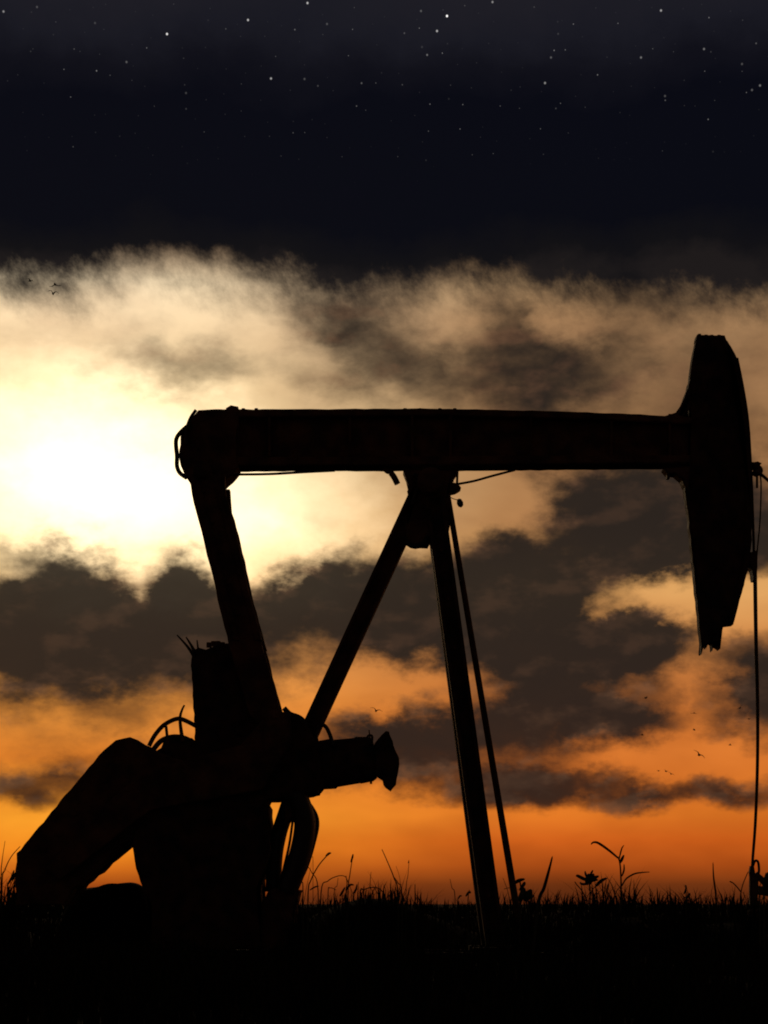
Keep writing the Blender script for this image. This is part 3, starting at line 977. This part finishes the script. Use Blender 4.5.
plant('grass_clump', 'small clump of short grass stalks close beside the post, on its left', 'grass clump', -0.8, (455, 900), [
    stem(455, -0.8, [(455, 898), (452, 888), (450, 879)], 0.008, 0.003),
    stem(468, -0.8, [(468, 900), (470, 893), (469, 890)], 0.009, 0.004),
    ('bud', [(466, 896), (469, 892), (471, 893)], 0.020, 0.006, 0.8),
    ('bud', [(458, 899), (460, 896), (462, 896)], 0.014, 0.006, 0.8)])
plant('grass_clump', 'clump of curved grass blades in front of the counterweight at the far left', 'grass clump', -1.5, (5, 890), [
    stem(2, -1.5, [(2, 885), (5, 870), (11, 857), (20, 846.5)], 0.010, 0.005),
    stem(1, -1.5, [(1, 880), (2, 862), (5, 841)], 0.010, 0.003),
    stem(-6, -1.5, [(-6, 885), (-4, 865), (-2, 845)], 0.010, 0.003),
    ('bud', [(8, 884), (12, 877), (14, 870)], 0.022, 0.008, 0.8),
    ('bud', [(12, 880), (16, 873), (18, 871)], 0.022, 0.008, 0.8)])
plant('grass_clump', 'few thin grass stalks at the far right edge beside the wellhead', 'grass clump', -1.8, (764, 900), [
    stem(764, -1.8, [(764, 898), (763, 885), (766, 873)], 0.014, 0.006),
    stem(760, -1.8, [(760, 900), (759, 890), (762, 880)], 0.010, 0.004),
    ('leaf', [(764, 890), (767, 880), (768, 872)], 0.03, 0.006, 0.5)])


def tuft(px, y, top, width, n, label):
    b = P(px, 904, y); b.z = gh(b.x, y)
    s = (D + y) / F
    hmax = (gz(px, y) - top) * s
    bm = bmesh.new()
    for i in range(n):
        dx = max(-0.62, min(0.62, random.gauss(0, 0.36))) * width * s
        dy = random.gauss(0, 0.18)
        k = math.exp(-(dx / (width * s * 0.6)) ** 2)
        h = hmax * k * random.uniform(0.6, 1.0)
        blade(bm, (b.x + dx, y + dy, gh(b.x + dx, y + dy) - 0.02), h, random.uniform(0.05, 0.45) * h, random.uniform(0, 6.283), random.uniform(0.006, 0.014), random.uniform(0, 0.3), 4)
    for i in range(n // 12):
        dx = random.uniform(-0.5, 0.5) * width * s
        h = hmax * random.uniform(0.9, 1.45) * math.exp(-(dx / (width * s * 0.8)) ** 2)
        blade(bm, (b.x + dx, y + random.gauss(0, 0.1), gh(b.x + dx, y) - 0.03), h, random.uniform(0.1, 0.7) * h, random.uniform(0, 6.283), random.uniform(0.003, 0.006), random.uniform(0, 0.45), 7)
    bmesh.ops.translate(bm, verts=bm.verts[:], vec=-b)
    o = link('grass_tuft', bm, GRASS)
    o.location = b
    tag(o, label, 'grass tuft', 'grass tufts on the skyline')


tuft(605, -1.6, 886, 46, 420, 'wide dark grass tuft under the tallest weed')
tuft(400, -1.0, 882, 34, 240, 'dark grass tuft at the roots of the crossing grass stalks')
tuft(345, -1.0, 884, 46, 300, 'dark grass tuft at the roots of the seeding grass')
tuft(300, -0.9, 882, 30, 200, 'dark grass tuft below the drive belts')
tuft(8, -1.3, 872, 22, 240, 'dark grass tuft at the far left end of the counterweight')
tuft(752, -1.2, 880, 24, 220, 'dark grass tuft around the wellhead')
tuft(524, -0.7, 893, 20, 160, 'dark grass tuft around the ladder foot')
tuft(690, -1.4, 896, 40, 240, 'low dark grass tuft beneath the small budding weed')

# ------------------------------------------------------------------ birds
def bird(px, py, span_px, roll, flap, yaw, label, group, dist=70):
    y = dist - D
    c = P(px, py, y)
    s = 1.3 * span_px * dist / F
    bm = bmesh.new()
    h = s / 2
    # body: tapered spindle, wings with thickness, tail
    tube(bm, [(0, -0.30 * s, 0), (0, -0.22 * s, 0.01 * s), (0, -0.05 * s, 0), (0, 0.12 * s, 0), (0, 0.3 * s, 0.01 * s)], [0.01 * s, 0.05 * s, 0.085 * s, 0.06 * s, 0.015 * s], segs=8, flat_dir=(0, 0, 1))
    for sg in (-1, 1):
        pts = [Vector((0, 0, 0.02 * s)), Vector((sg * 0.22 * s, -0.03 * s, 0.02 * s + flap * 0.16 * s)), Vector((sg * 0.5 * s, 0.10 * s, 0.02 * s + flap * 0.10 * s))]
        tube(bm, smooth_line(pts, 4), [0.10 * s, 0.015 * s], segs=6, flat=0.28, flat_dir=(0, 0.2, 1))
    bm.transform(Matrix.Rotation(R(roll), 4, 'Y') @ Matrix.Rotation(R(yaw), 4, 'Z'))
    o = link('bird', bm, FEATHER, None, True)
    o.location = c
    tag(o, label, 'bird', group)


GR = 'birds flying low on the right of the sky'
GL = 'birds flying under the night cloud at upper left'
bird(646, 698, 6, -25, 0.8, 40, 'tiny bird highest and furthest left of those right of the post', GR)
bird(694, 713, 6, 5, -0.6, 0, 'tiny bird with level wings, second highest left of the hanging rod', GR)
bird(694, 730, 4.5, 20, 1.0, 60, 'tiny bird directly below the level winged one', GR)
bird(730, 745, 4.5, 0, 1.2, 80, 'tiny round looking bird alone just left of the hanging rod', GR)
bird(642, 735, 4.5, 10, 1.2, 75, 'tiny bird against the small dark cloud, lower left of the flock', GR)
bird(699, 755, 11, 35, 0.6, 10, 'largest bird of the flock, banked steeply with drooping right wing', GR)
bird(658.5, 771, 4, 0, 0.8, 30, 'left bird of the tight trio lowest in the flock', GR)
bird(666, 771.5, 5, 15, 1.0, 30, 'middle bird of the tight trio lowest in the flock', GR)
bird(671, 774, 6, 25, 0.5, 10, 'right bird of the tight trio lowest in the flock', GR)
bird(740, 708, 6, -40, 0.7, 20, 'tiny bird banked left beside the dark cloud at the hanging rod', GR)
bird(749, 719, 4.5, 0, 0.4, 30, 'tiny bird nearest the hanging rod', GR)
bird(376, 711, 10, 18, 0.9, 0, 'lone bird gliding above the motor', GR)
bird(30, 281, 7, 10, 1.0, 50, 'left bird of the three under the night cloud', GL)
bird(55, 284.5, 10, -5, -0.9, 0, 'upper right bird of the three under the night cloud', GL)
bird(53, 294, 9, 12, 1.4, 0, 'lowest bird of the three under the night cloud', GL)

# ------------------------------------------------------------------ look
vs_ = scene.view_settings
scene.display_settings.display_device = 'sRGB'
vs_.view_transform = 'Standard'
vs_.look = 'None'
vs_.exposure = 0.0
vs_.gamma = 1.0
vs_.use_curve_mapping = False
scene.cycles.filter_width = 1.9
scene.render.resolution_x = 768
scene.render.resolution_y = 1024
